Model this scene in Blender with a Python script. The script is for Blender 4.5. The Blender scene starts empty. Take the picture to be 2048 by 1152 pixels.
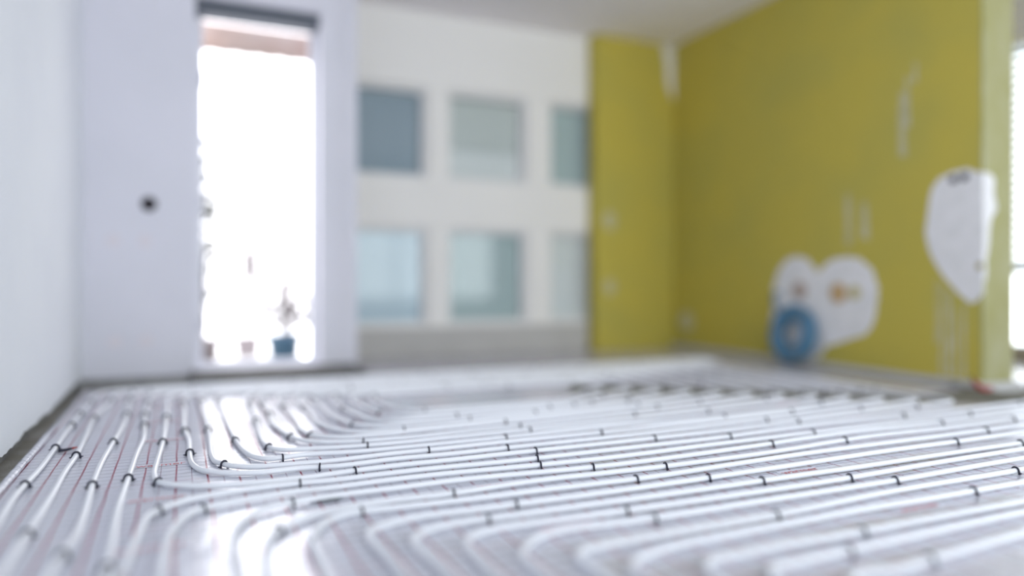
import bpy, bmesh, math, random
from mathutils import Vector, Matrix, noise
random.seed(7)
S = bpy.context.scene
COL = S.collection

# ---------------------------------------------------------------- camera
TH = math.atan(659 / 1460.0)              # heading, to the right of the room's depth axis
cam_d = bpy.data.cameras.new('camera')
cam = bpy.data.objects.new('camera', cam_d)
COL.objects.link(cam)
cam.location = (0, 0, 0.67)
cam.rotation_euler = (math.pi / 2, 0, -TH)
cam_d.sensor_width = 36.0
cam_d.lens = 1460 / 2048 * 36.0
cam_d.shift_y = -12 / 2048.0
cam_d.clip_start = 0.02
cam_d.dof.use_dof = True
cam_d.dof.focus_distance = 2.66
cam_d.dof.aperture_fstop = 0.245
S.camera = cam

# ---------------------------------------------------------------- light and exposure
S.view_settings.view_transform = 'Standard'
S.view_settings.look = 'None'
S.view_settings.exposure = 0.48
S.view_settings.gamma = 1.0
S.view_settings.use_curve_mapping = False
w = bpy.data.worlds.new('sky'); S.world = w; w.use_nodes = True
bg = w.node_tree.nodes['Background']
bg.inputs[0].default_value = (0.95, 0.955, 1.0, 1)
bg.inputs[1].default_value = 4.0
S.cycles.max_bounces = 10
S.cycles.diffuse_bounces = 6
S.cycles.caustics_reflective = False
S.cycles.caustics_refractive = False

def portal(name, loc, rot, sx, sz):
    l = bpy.data.lights.new(name, 'AREA'); l.shape = 'RECTANGLE'; l.size = sx; l.size_y = sz
    l.cycles.is_portal = True
    o = bpy.data.objects.new(name, l); COL.objects.link(o); o.location = loc; o.rotation_euler = rot
H = math.pi / 2
portal('daylight_door', (0.52, 5.92, 1.35), (-H, 0, 0), 0.9, 2.6)          # shines towards -y
portal('daylight_far_window', (6.72, 2.5, 1.43), (0, H, 0), 2.65, 4.2)
portal('fill_side_window', (6.72, -0.75, 1.5), (0, H, 0), 2.6, 1.9)     # towards -x, through an unseen window added for fill
portal('fill_rear_window', (2.95, -2.2, 1.6), (H, 0, 0), 6.7, 2.7)     # towards +y, through an unseen window opened wide for fill

# ---------------------------------------------------------------- materials
def mat(name, col, rough=0.6, metal=0.0, spec=0.5, **kw):
    m = bpy.data.materials.new(name); m.use_nodes = True
    b = m.node_tree.nodes['Principled BSDF']
    b.inputs['Base Color'].default_value = (*col, 1)
    b.inputs['Roughness'].default_value = rough
    b.inputs['Metallic'].default_value = metal
    b.inputs['Specular IOR Level'].default_value = spec
    for k, v in kw.items(): b.inputs[k.replace('_', ' ')].default_value = v
    return m

def mottled(name, c1, c2, scale=3.0, rough=0.8, bump=0.15, bscale=60.0, stretch=(1, 1, 1), lo=0.4, hi=0.7, detail=6):
    m = mat(name, c1, rough); nt = m.node_tree; N = nt.nodes; L = nt.links
    b = N['Principled BSDF']
    tc = N.new('ShaderNodeTexCoord'); mp = N.new('ShaderNodeMapping'); mp.inputs['Scale'].default_value = stretch
    L.new(tc.outputs['Object'], mp.inputs['Vector'])
    n = N.new('ShaderNodeTexNoise'); n.inputs['Scale'].default_value = scale; n.inputs['Detail'].default_value = detail
    L.new(mp.outputs[0], n.inputs['Vector'])
    r = N.new('ShaderNodeMapRange'); r.inputs['From Min'].default_value = lo; r.inputs['From Max'].default_value = hi
    L.new(n.outputs['Fac'], r.inputs['Value'])
    mx = N.new('ShaderNodeMix'); mx.data_type = 'RGBA'
    mx.inputs[6].default_value = (*c1, 1); mx.inputs[7].default_value = (*c2, 1)
    L.new(r.outputs[0], mx.inputs[0]); L.new(mx.outputs[2], b.inputs['Base Color'])
    n2 = N.new('ShaderNodeTexNoise'); n2.inputs['Scale'].default_value = bscale; n2.inputs['Detail'].default_value = 5
    L.new(tc.outputs['Object'], n2.inputs['Vector'])
    bp = N.new('ShaderNodeBump'); bp.inputs['Strength'].default_value = bump; bp.inputs['Distance'].default_value = 0.01
    L.new(n2.outputs['Fac'], bp.inputs['Height']); L.new(bp.outputs[0], b.inputs['Normal'])
    return m

M = {}
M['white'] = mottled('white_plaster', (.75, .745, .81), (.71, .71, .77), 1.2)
M['left'] = mottled('left_wall_plaster', (.80, .83, .87), (.77, .80, .85), 1.5)
M['cream'] = mottled('warm_white_plaster', (.93, .915, .89), (.91, .895, .87), 1.0)
M['ceiling'] = mottled('ceiling_plaster', (.93, .90, .92), (.90, .87, .90), 0.8)
M['concrete'] = mottled('raw_screed', (.23, .22, .18), (.33, .32, .29), 9.0, bump=.5, bscale=120)
M['rubble'] = mottled('raw_wall_edge', (.20, .20, .19), (.34, .34, .33), 14.0, bump=.9, bscale=90)
M['plinth'] = mottled('sill_plaster', (.56, .55, .53), (.50, .49, .47), 3.0)
M['green'] = mottled('olive_green_paint', (.56, .465, .075), (.49, .43, .085), 1.6, rough=.7, bump=.08)
M['green_pale'] = mottled('muted_olive_plaster', (.37, .355, .145), (.44, .43, .25), 5.0, stretch=(1, 1, .5))  # greyer mottled olive, used only on the partition's end face
M['filler'] = mottled('white_filler', (.88, .87, .88), (.80, .80, .80), 9.0, bump=.25)
M['smear'] = mottled('dusty_filler_smear', (.60, .57, .38), (.50, .47, .24), 9.0)
M['smear_pink'] = mat('pale_pink_filler', (.76, .72, .76), .8)
M['pipe'] = mat('white_plastic_pipe', (.84, .86, .90), .30, spec=.5)
M['black'] = mat('black_plastic', (.012, .012, .03), .4)
M['dark'] = mat('dark_cavity', (.03, .025, .03), .9)
M['frame'] = mat('white_window_frame', (.80, .80, .80), .4)
M['door_frame'] = mat('white_door_frame', (.74, .75, .80), .4)
M['anthracite'] = mat('anthracite_metal', (.10, .115, .14), .5)
M['peach'] = mottled('peach_awning_cloth', (.55, .42, .36), (.6, .5, .45), 6)
M['blind1'] = mat('slate_blind', (.30, .36, .41), .8)
M['blind2'] = mat('light_grey_blind', (.56, .58, .55), .8)
M['blind3'] = mat('pale_blue_blind', (.52, .62, .70), .8)
M['blind4'] = mat('grey_green_blind', (.46, .54, .54), .8)
M['facade'] = mottled('facade_render', (.42, .42, .41), (.38, .38, .38), 1)
M['balcony'] = mottled('balcony_tiles', (.6, .6, .6), (.55, .55, .55), 4)
M['rail'] = mat('painted_rail', (.30, .26, .27), .5)
M['pot'] = mat('blue_glazed_pot', (.10, .20, .30), .35)
M['soil'] = mat('soil', (.06, .045, .035), 1)
M['leaf'] = mat('dusty_leaf', (.07, .08, .06), .6)
M['blossom'] = mat('pale_pink_leaf', (.16, .10, .11), .6)
M['bark'] = mat('grey_bark', (.12, .09, .085), .8)
M['blue'] = mat('blue_plastic_hose', (.10, .24, .38), .4)
M['orange'] = mat('orange_box_plastic', (.62, .42, .20), .5)
M['beige'] = mat('beige_box_plastic', (.50, .40, .34), .6)
M['red'] = mat('red_cable', (.42, .05, .04), .5)
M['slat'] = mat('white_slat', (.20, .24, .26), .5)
M['trim'] = mat('brown_trim', (.30, .24, .19), .7)
M['foam'] = mat('grey_white_edge_foam', (.62, .62, .62), .9)
M['yellow'] = mat('yellow_box_plastic', (.62, .56, .30), .6)
M['threshold'] = mottled('dark_threshold_concrete', (.085, .083, .075), (.13, .13, .13), 6.0)
M['strip'] = mottled('dark_olive_mottle', (.13, .125, .095), (.20, .19, .16), 8.0)
M['scrap'] = mat('dull_silver_flake', (.22, .26, .28), .35, metal=.6)
M['print'] = mat('red_print', (.55, .09, .11), .5)
M['print_box'] = mat('unprinted_film', (.68, .69, .76), .25)

g = bpy.data.materials.new('window_glass'); g.use_nodes = True
nt = g.node_tree; nt.nodes.remove(nt.nodes['Principled BSDF'])
tr = nt.nodes.new('ShaderNodeBsdfTransparent'); tr.inputs[0].default_value = (.94, .97, .97, 1)
gl = nt.nodes.new('ShaderNodeBsdfGlossy'); gl.inputs['Roughness'].default_value = .02
fr = nt.nodes.new('ShaderNodeFresnel'); fr.inputs[0].default_value = 1.45
mx = nt.nodes.new('ShaderNodeMixShader')
nt.links.new(fr.outputs[0], mx.inputs[0]); nt.links.new(tr.outputs[0], mx.inputs[1]); nt.links.new(gl.outputs[0], mx.inputs[2])
nt.links.new(mx.outputs[0], nt.nodes['Material Output'].inputs[0])
M['glass'] = g

def backlit(m, f, col):
    # woven cloth that lets part of the daylight through
    nt = m.node_tree; out = nt.nodes['Material Output']; t = nt.nodes.new('ShaderNodeBsdfTranslucent'); t.inputs[0].default_value = (*col, 1)
    x = nt.nodes.new('ShaderNodeMixShader'); x.inputs[0].default_value = f
    nt.links.new(nt.nodes['Principled BSDF'].outputs[0], x.inputs[1]); nt.links.new(t.outputs[0], x.inputs[2]); nt.links.new(x.outputs[0], out.inputs[0])
backlit(M['blind1'], .030, (.5, .6, .68)); backlit(M['blind2'], .038, (.85, .87, .84)); backlit(M['blind3'], .045, (.75, .86, .92)); backlit(M['blind4'], .035, (.68, .8, .8))
M['pale_cloth'] = mat('pale_blind_cloth', (.75, .75, .74), .8); backlit(M['pale_cloth'], .045, (.9, .9, .88))
def foil_material(grid=True):
    m = mat('printed_foil', (.78, .80, .86), .2, metal=.1)
    nt = m.node_tree; N = nt.nodes; L = nt.links; b = N['Principled BSDF']
    tc = N.new('ShaderNodeTexCoord')
    # gentle wobble of the print
    nz = N.new('ShaderNodeTexNoise'); nz.inputs['Scale'].default_value = 5.0; nz.inputs['Detail'].default_value = 2
    L.new(tc.outputs['Object'], nz.inputs['Vector'])
    vs = N.new('ShaderNodeVectorMath'); vs.operation = 'SUBTRACT'; vs.inputs[1].default_value = (.5, .5, .5)
    L.new(nz.outputs['Color'], vs.inputs[0])
    vm = N.new('ShaderNodeVectorMath'); vm.operation = 'SCALE'; vm.inputs['Scale'].default_value = .006
    L.new(vs.outputs[0], vm.inputs[0])
    va = N.new('ShaderNodeVectorMath'); va.operation = 'ADD'
    L.new(tc.outputs['Object'], va.inputs[0]); L.new(vm.outputs[0], va.inputs[1])
    sp = N.new('ShaderNodeSeparateXYZ'); L.new(va.outputs[0], sp.inputs[0])
    def mth(op, a, bb=None):
        n = N.new('ShaderNodeMath'); n.operation = op
        for i, v in enumerate((a, bb)):
            if v is None: continue
            if isinstance(v, (int, float)): n.inputs[i].default_value = v
            else: L.new(v, n.inputs[i])
        return n.outputs[0]
    def line(axis, pitch, off, width):
        v = mth('ADD', sp.outputs[axis], -off + 100 * pitch)
        v = mth('MULTIPLY', v, 1 / pitch); v = mth('FRACT', v)
        v = mth('ABSOLUTE', mth('SUBTRACT', v, .5))
        return mth('GREATER_THAN', v, .5 - width / pitch / 2)
    black = line(1, .05, .010, .0031)
    thin = line(0, .10, .03, .0022)
    red = line(0, .10, .08, .0060)
    redx = line(1, .50, .21, .003)
    red = mth('MAXIMUM', red, redx)
    base = (.66, .67, .74, 1)
    def mixc(f, a, col):
        n = N.new('ShaderNodeMix'); n.data_type = 'RGBA'
        L.new(f, n.inputs[0])
        if isinstance(a, tuple): n.inputs[6].default_value = a
        else: L.new(a, n.inputs[6])
        n.inputs[7].default_value = col
        return n.outputs[2]
    c = mixc(black, base, (.05, .06, .11, 1))
    if grid: c = mixc(thin, c, (.22, .12, .16, 1))
    if grid: c = mixc(red, c, (.31, .015, .055, 1))
    L.new(c, b.inputs['Base Color'])
    n1 = N.new('ShaderNodeTexNoise'); n1.inputs['Scale'].default_value = 14; n1.inputs['Detail'].default_value = 4
    n1.inputs['Distortion'].default_value = .6
    L.new(tc.outputs['Object'], n1.inputs['Vector'])
    n2 = N.new('ShaderNodeTexVoronoi'); n2.inputs['Scale'].default_value = 9; n2.feature = 'SMOOTH_F1'
    L.new(tc.outputs['Object'], n2.inputs['Vector'])
    s_ = mth('ADD', n1.outputs['Fac'], mth('MULTIPLY', n2.outputs['Distance'], .5))
    bp = N.new('ShaderNodeBump'); bp.inputs['Strength'].default_value = .5; bp.inputs['Distance'].default_value = .006
    L.new(s_, bp.inputs['Height']); L.new(bp.outputs[0], b.inputs['Normal'])
    return m
M['foil'] = foil_material()
M['foil_edge'] = foil_material(False)

# ---------------------------------------------------------------- helpers
def obj(name, bm, m, parent=None, smooth=False, loc=None):
    me = bpy.data.meshes.new(name); bm.to_mesh(me); bm.free()
    if smooth:
        for p in me.polygons: p.use_smooth = True
    me.materials.append(m)
    o = bpy.data.objects.new(name, me); COL.objects.link(o)
    if loc: o.location = loc
    if parent: o.parent = parent
    return o

def tag(o, label, cat, group=None, kind=None):
    o['label'] = label; o['category'] = cat
    if group: o['group'] = group
    if kind: o['kind'] = kind
    return o

def struct(name, bm, m, parent=None):
    o = obj(name, bm, m, parent)
    if parent is None: o['kind'] = 'structure'
    return o

def thing(name, label, cat, loc=(0, 0, 0), group=None):
    o = bpy.data.objects.new(name, None); COL.objects.link(o); o.location = loc
    return tag(o, label, cat, group)

def box(bm, x0, x1, y0, y1, z0, z1):
    v = [bm.verts.new((x, y, z)) for x in (x0, x1) for y in (y0, y1) for z in (z0, z1)]
    for f in ((0, 1, 3, 2), (4, 6, 7, 5), (0, 4, 5, 1), (2, 3, 7, 6), (0, 2, 6, 4), (1, 5, 7, 3)):
        bm.faces.new([v[i] for i in f])
    return v

def bev(bm, w=.004):
    bmesh.ops.bevel(bm, geom=list(bm.edges), offset=w, segments=2, affect='EDGES', profile=.5)
    return bm

def spline(pts, step=.03, closed=False):
    P = [Vector(p if len(p) == 3 else (p[0], p[1], 0)) for p in pts]; n = len(P); out = []
    rng = n if closed else n - 1
    for i in range(rng):
        if closed: p0, p1, p2, p3 = P[(i - 1) % n], P[i], P[(i + 1) % n], P[(i + 2) % n]
        else: p0, p1, p2, p3 = P[max(i - 1, 0)], P[i], P[i + 1], P[min(i + 2, n - 1)]
        # centripetal parameterisation avoids overshoot where spacing changes
        t0 = 0; t1 = t0 + max((p1 - p0).length, 1e-4) ** .5; t2 = t1 + max((p2 - p1).length, 1e-4) ** .5; t3 = t2 + max((p3 - p2).length, 1e-4) ** .5
        k = max(1, int((p2 - p1).length / step))
        for j in range(k):
            t = t1 + (t2 - t1) * j / k
            A1 = p0.lerp(p1, (t - t0) / (t1 - t0)); A2 = p1.lerp(p2, (t - t1) / (t2 - t1)); A3 = p2.lerp(p3, (t - t2) / (t3 - t2))
            B1 = A1.lerp(A2, (t - t0) / (t2 - t0)); B2 = A2.lerp(A3, (t - t1) / (t3 - t1))
            out.append(B1.lerp(B2, (t - t1) / (t2 - t1)))
    if not closed: out.append(P[-1])
    return out

def tube(bm, pts, r, n=12, closed=False, caps=True, rz=None):
    """r: radius or list; rz: vertical squash"""
    rings = []; m = len(pts); prev = None
    for i, p in enumerate(pts):
        a = pts[(i - 1) % m] if (closed or i > 0) else p
        b = pts[(i + 1) % m] if (closed or i < m - 1) else p
        t = (b - a).normalized()
        up = Vector((0, 0, 1)) if abs(t.z) < .95 else Vector((0, 1, 0))
        if prev is not None and abs(t.dot(prev)) < .99: up = prev
        s = t.cross(up).normalized(); u = s.cross(t).normalized(); prev = u
        rr = r[i] if isinstance(r, (list, tuple)) else r
        rings.append([bm.verts.new(p + s * math.cos(2 * math.pi * k / n) * rr + u * math.sin(2 * math.pi * k / n) * rr * (rz or 1)) for k in range(n)])
    for i in range(m if closed else m - 1):
        A, B = rings[i], rings[(i + 1) % m]
        for k in range(n): bm.faces.new((A[k], A[(k + 1) % n], B[(k + 1) % n], B[k]))
    if caps and not closed:
        bm.faces.new(rings[0][::-1]); bm.faces.new(rings[-1])

def lathe(bm, prof, n=32, c=(0, 0)):
    rings = [[bm.verts.new((c[0] + r * math.cos(2 * math.pi * k / n), c[1] + r * math.sin(2 * math.pi * k / n), z)) for k in range(n)] for r, z in prof]
    for A, B in zip(rings, rings[1:]):
        for k in range(n): bm.faces.new((A[k], A[(k + 1) % n], B[(k + 1) % n], B[k]))
    bm.faces.new(rings[0][::-1]); bm.faces.new(rings[-1])

def wall_holes(name, m, axis, a, b, span, z0, z1, holes):
    """axis 'y': slab between y=a and y=b spanning x; holes as (u0,u1,z0,z1)"""
    us = sorted({span[0], span[1], *[h[0] for h in holes], *[h[1] for h in holes]})
    zs = sorted({z0, z1, *[h[2] for h in holes], *[h[3] for h in holes]})
    bm = bmesh.new()
    for u0, u1 in zip(us, us[1:]):
        for q0, q1 in zip(zs, zs[1:]):
            uc, zc = (u0 + u1) / 2, (q0 + q1) / 2
            if any(h[0] < uc < h[1] and h[2] < zc < h[3] for h in holes): continue
            if axis == 'y': box(bm, u0, u1, a, b, q0, q1)
            else: box(bm, a, b, u0, u1, q0, q1)
    bmesh.ops.remove_doubles(bm, verts=bm.verts, dist=1e-5)
    # drop the inner faces shared by neighbouring cells
    seen = {}
    for f in bm.faces: seen.setdefault(tuple(round(c, 4) for c in f.calc_center_median()), []).append(f)
    bmesh.ops.delete(bm, geom=[f for l in seen.values() if len(l) > 1 for f in l], context='FACES')
    bmesh.ops.recalc_face_normals(bm, faces=bm.faces)
    return struct(name, bm, m)

def slab_poly(bm, pts, axis, d0, d1):
    """closed outline (u,z) extruded along axis from d0 to d1"""
    def P(u, z, d): return (u, d, z) if axis == 'y' else (d, u, z)
    A = [bm.verts.new(P(u, z, d0)) for u, z in pts]; B = [bm.verts.new(P(u, z, d1)) for u, z in pts]
    bm.faces.new(A); bm.faces.new(B[::-1])
    for i in range(len(pts)): bm.faces.new((A[i], B[i], B[(i + 1) % len(pts)], A[(i + 1) % len(pts)]))
    bmesh.ops.recalc_face_normals(bm, faces=bm.faces)

def blob(cx, cz, ru, rz, n=26, rough=.12, seed=0):
    return [(cx + ru * (1 + rough * (noise.noise(Vector((math.cos(t) * 1.7, math.sin(t) * 1.7, seed))))) * math.cos(t),
             cz + rz * (1 + rough * (noise.noise(Vector((math.cos(t) * 1.7 + 5, math.sin(t) * 1.7, seed))))) * math.sin(t)) for t in [2 * math.pi * i / n for i in range(n)]]
PIPES = {
 'A1': [(-0.457,-1.200), (-0.457,0.200), (-0.457,1.200), (-0.457,2.276), (-0.461,2.428), (-0.470,2.671), (-0.465,2.846), (-0.459,3.015), (-0.460,3.389), (-0.464,3.636), (-0.465,3.932), (-0.467,4.240), (-0.460,4.500), (-0.460,4.840), (-0.400,5.000), (-0.240,5.060), (1.000,5.060), (2.000,5.070), (3.000,5.050), (4.100,5.060)],
 'A2': [(-0.371,-1.200), (-0.371,0.200), (-0.371,1.200), (-0.371,1.980), (-0.370,2.260), (-0.368,2.642), (-0.372,2.944), (-0.368,3.208), (-0.378,3.629), (-0.392,4.120), (-0.363,4.500), (-0.363,4.780), (-0.303,4.940), (-0.143,5.000), (1.000,5.000), (2.000,5.010), (3.000,4.990), (4.100,5.000)],
 'A3': [(-0.272,-1.200), (-0.272,0.200), (-0.272,1.200), (-0.272,1.936), (-0.264,2.047), (-0.253,2.184), (-0.256,2.419), (-0.267,2.719), (-0.270,3.030), (-0.261,3.391), (-0.250,3.779), (-0.252,4.100), (-0.266,4.500), (-0.266,4.720), (-0.206,4.880), (-0.046,4.940), (1.000,4.940), (2.000,4.950), (3.000,4.930), (4.100,4.940)],
 'A4': [(-0.159,-1.200), (-0.159,0.200), (-0.159,1.200), (-0.159,1.912), (-0.162,2.064), (-0.171,2.411), (-0.166,2.769), (-0.160,3.152), (-0.150,3.430), (-0.160,3.738), (-0.173,4.108), (-0.169,4.500), (-0.169,4.660), (-0.109,4.820), (0.051,4.880), (1.000,4.880), (2.000,4.890), (3.000,4.870), (4.100,4.880)],
 'A5': [(-0.072,3.812), (-0.074,3.336), (-0.086,2.948), (-0.088,2.774), (-0.073,2.673), (-0.016,2.605), (0.099,2.544), (0.359,2.521), (0.516,2.543), (0.714,2.556), (0.926,2.554), (1.107,2.560), (1.318,2.560), (1.559,2.558), (1.814,2.560), (2.055,2.564), (2.349,2.576), (2.654,2.597), (2.864,2.609), (3.184,2.621), (3.505,2.638), (3.780,2.668), (3.900,2.695), (3.930,2.810), (3.930,3.715), (3.930,4.620), (3.890,4.730), (3.780,4.770), (1.929,4.780), (0.078,4.770), (-0.032,4.730), (-0.072,4.620), (-0.072,4.191)],
 'A6': [(0.007,3.615), (0.024,3.311), (0.025,3.118), (0.034,2.879), (0.066,2.774), (0.126,2.709), (0.229,2.663), (0.379,2.663), (0.515,2.638), (0.720,2.655), (0.919,2.644), (1.145,2.650), (1.429,2.652), (1.664,2.653), (1.862,2.658), (2.141,2.669), (2.310,2.677), (2.519,2.685), (2.911,2.701), (3.304,2.730), (3.640,2.775), (3.760,2.803), (3.790,2.918), (3.790,3.744), (3.790,4.570), (3.750,4.680), (3.640,4.720), (1.899,4.730), (0.157,4.720), (0.047,4.680), (0.007,4.570), (0.007,4.068)],
 'A7': [(0.094,3.970), (0.105,3.539), (0.102,3.170), (0.102,2.978), (0.112,2.886), (0.137,2.833), (0.215,2.757), (0.388,2.729), (0.517,2.723), (0.716,2.740), (0.912,2.740), (1.122,2.748), (1.322,2.753), (1.547,2.753), (1.803,2.754), (2.215,2.762), (2.665,2.782), (3.114,2.823), (3.500,2.882), (3.620,2.911), (3.650,3.026), (3.650,3.773), (3.650,4.520), (3.610,4.630), (3.500,4.670), (1.872,4.680), (0.244,4.670), (0.134,4.630), (0.094,4.520), (0.094,4.220)],
 'A8': [(0.187,4.137), (0.188,3.775), (0.204,3.202), (0.224,2.992), (0.249,2.900), (0.291,2.848), (0.342,2.847), (0.407,2.863), (0.623,2.829), (0.819,2.828), (1.015,2.831), (1.220,2.834), (1.573,2.850), (1.778,2.856), (1.924,2.850), (2.262,2.833), (2.646,2.850), (3.030,2.900), (3.360,2.986), (3.480,3.019), (3.510,3.134), (3.510,3.802), (3.510,4.470), (3.470,4.580), (3.360,4.620), (1.848,4.630), (0.337,4.620), (0.227,4.580), (0.187,4.470)],
 'A9': [(0.334,4.115), (0.319,3.643), (0.302,3.269), (0.307,3.103), (0.328,3.018), (0.376,2.971), (0.422,2.963), (0.614,2.930), (0.815,2.916), (1.017,2.924), (1.227,2.928), (1.924,2.955), (2.622,3.007), (3.220,3.092), (3.340,3.127), (3.370,3.242), (3.370,3.831), (3.370,4.420), (3.330,4.530), (3.220,4.570), (1.852,4.580), (0.484,4.570), (0.374,4.530), (0.334,4.420)],
 'A10': [(0.393,3.820), (0.380,3.547), (0.400,3.347), (0.421,3.224), (0.453,3.127), (0.510,3.067), (0.572,3.039), (0.684,3.011), (0.869,3.004), (1.123,3.020), (1.308,3.029), (1.928,3.062), (2.549,3.114), (3.080,3.200), (3.200,3.235), (3.230,3.350), (3.230,3.860), (3.230,4.370), (3.190,4.480), (3.080,4.520), (1.812,4.530), (0.543,4.520), (0.433,4.480), (0.393,4.370), (0.393,4.070)],
 'A11': [(0.489,3.586), (0.483,3.335), (0.503,3.224), (0.569,3.146), (0.632,3.117), (0.725,3.111), (0.821,3.108), (1.017,3.124), (1.358,3.143), (1.912,3.175), (2.465,3.225), (2.940,3.314), (3.060,3.343), (3.090,3.458), (3.090,3.889), (3.090,4.320), (3.050,4.430), (2.940,4.470), (1.789,4.480), (0.639,4.470), (0.529,4.430), (0.489,4.320), (0.489,3.928)],
 'A12': [(0.583,3.668), (0.575,3.518), (0.589,3.396), (0.621,3.300), (0.678,3.221), (0.791,3.183), (1.494,3.226), (2.197,3.297), (2.800,3.416), (2.920,3.451), (2.950,3.566), (2.950,3.918), (2.950,4.270), (2.910,4.380), (2.800,4.420), (1.767,4.430), (0.733,4.420), (0.623,4.380), (0.583,4.270), (0.583,3.944)],
 'A13': [(0.670,3.642), (0.690,3.492), (0.720,3.382), (0.810,3.302), (0.990,3.291), (1.490,3.298), (1.900,3.335), (2.309,3.406), (2.660,3.524), (2.780,3.559), (2.810,3.674), (2.810,3.947), (2.810,4.220), (2.770,4.330), (2.660,4.370), (1.740,4.380), (0.820,4.370), (0.710,4.330), (0.670,4.220), (0.670,3.906)],
 'A14': [(0.770,3.745), (0.790,3.595), (0.820,3.485), (0.910,3.405), (1.090,3.394), (1.590,3.402), (1.915,3.439), (2.241,3.511), (2.520,3.632), (2.640,3.667), (2.670,3.782), (2.670,3.976), (2.670,4.170), (2.630,4.280), (2.520,4.320), (1.720,4.330), (0.920,4.320), (0.810,4.280), (0.770,4.170), (0.770,3.932)],
 'A15': [(0.870,3.848), (0.890,3.698), (0.920,3.588), (1.010,3.508), (1.190,3.497), (1.690,3.506), (1.932,3.528), (2.380,3.740), (2.500,3.775), (2.530,3.890), (2.530,4.005), (2.530,4.120), (2.490,4.230), (2.380,4.270), (1.700,4.280), (1.020,4.270), (0.910,4.230), (0.870,4.120)],
 'A16': [(0.970,3.951), (0.990,3.801), (1.020,3.691), (1.110,3.611), (1.290,3.600), (1.790,3.611), (1.948,3.631), (2.240,3.848), (2.360,3.883), (2.390,3.998), (2.390,4.034), (2.390,4.070), (2.350,4.180), (2.240,4.220), (1.680,4.230), (1.120,4.220), (1.010,4.180), (0.970,4.070)],
 'B1': [(-0.151,-1.200), (-0.151,0.100), (-0.131,1.855), (-0.123,1.896), (-0.113,2.042), (-0.098,2.212), (-0.081,2.312), (0.021,2.417), (0.172,2.455), (0.351,2.464), (0.463,2.456), (0.613,2.464), (0.813,2.466), (1.013,2.455), (1.177,2.451), (1.414,2.451), (1.668,2.453), (1.971,2.456), (2.130,2.462), (2.560,2.493), (2.914,2.500), (3.216,2.493), (3.839,2.492), (4.236,2.502), (5.200,2.514), (6.200,2.512)],
 'B2': [(-0.054,-1.200), (-0.054,0.100), (-0.034,2.062), (-0.020,2.153), (0.003,2.237), (0.027,2.284), (0.090,2.322), (0.202,2.350), (0.338,2.372), (0.416,2.368), (0.612,2.381), (0.813,2.381), (1.015,2.366), (1.207,2.353), (1.422,2.344), (1.653,2.348), (1.896,2.359), (2.127,2.364), (2.516,2.373), (2.864,2.379), (3.390,2.383), (3.897,2.394), (4.300,2.402), (5.200,2.403), (6.200,2.401)],
 'B3': [(0.095,-1.200), (0.095,0.100), (0.115,1.774), (0.116,1.941), (0.128,2.053), (0.156,2.144), (0.215,2.222), (0.299,2.256), (0.462,2.277), (0.611,2.279), (0.815,2.287), (0.983,2.277), (1.110,2.265), (1.330,2.248), (1.547,2.246), (1.810,2.256), (2.122,2.274), (2.385,2.296), (2.707,2.309), (3.084,2.295), (3.367,2.291), (3.893,2.304), (4.300,2.309), (5.200,2.311), (6.200,2.308)],
 'B4': [(0.156,-1.200), (0.156,0.100), (0.176,1.746), (0.188,1.873), (0.207,1.969), (0.233,2.022), (0.277,2.072), (0.336,2.110), (0.423,2.138), (0.560,2.156), (0.770,2.150), (0.936,2.167), (1.112,2.174), (1.312,2.166), (1.543,2.156), (1.728,2.155), (1.970,2.158), (2.185,2.171), (2.423,2.197), (2.679,2.214), (2.908,2.208), (3.164,2.199), (3.725,2.204), (4.300,2.209), (5.200,2.211), (6.200,2.208)],
 'B5': [(0.277,-1.200), (0.277,0.100), (0.297,1.755), (0.306,1.924), (0.336,2.001), (0.381,2.061), (0.442,2.090), (0.611,2.081), (0.810,2.070), (1.004,2.068), (1.211,2.062), (1.383,2.056), (1.515,2.059), (1.657,2.067), (1.859,2.079), (2.144,2.092), (2.402,2.093), (2.777,2.090), (3.141,2.093), (3.549,2.100), (4.300,2.105), (5.200,2.106), (6.200,2.104)],
 'B6': [(0.433,-1.200), (0.433,0.100), (0.453,1.627), (0.439,1.864), (0.458,1.921), (0.519,1.953), (0.624,1.979), (0.708,1.971), (0.866,1.968), (0.938,1.966), (1.110,1.963), (1.310,1.962), (1.576,1.966), (1.746,1.972), (1.960,1.978), (2.293,1.989), (2.413,1.993), (2.667,1.994), (2.907,1.991), (3.370,1.993), (4.300,1.999), (5.200,2.000), (6.200,1.998)],
 'B7': [(0.528,-1.200), (0.528,0.100), (0.548,1.553), (0.531,1.747), (0.541,1.808), (0.585,1.854), (0.714,1.884), (0.809,1.878), (1.008,1.874), (1.209,1.870), (1.495,1.866), (1.720,1.865), (1.965,1.864), (2.178,1.862), (2.516,1.865), (2.756,1.867), (3.122,1.865), (3.600,1.865), (4.300,1.865), (5.200,1.865), (6.200,1.862)],
 'B8': [(0.619,-1.200), (0.619,0.100), (0.639,1.519), (0.646,1.703), (0.663,1.748), (0.699,1.779), (0.756,1.795), (0.843,1.798), (1.006,1.788), (1.298,1.778), (1.538,1.772), (1.917,1.768), (2.164,1.775), (2.398,1.785), (2.630,1.790), (3.022,1.793), (3.600,1.794), (4.300,1.794), (5.200,1.794), (6.200,1.792)],
 'B9': [(0.720,-1.200), (0.720,0.100), (0.740,1.473), (0.744,1.587), (0.781,1.642), (0.833,1.687), (0.918,1.713), (1.106,1.700), (1.397,1.690), (1.580,1.689), (1.839,1.686), (2.156,1.686), (2.396,1.693), (2.636,1.700), (2.871,1.702), (3.600,1.705), (4.300,1.705), (5.200,1.705), (6.200,1.702)],
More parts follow.
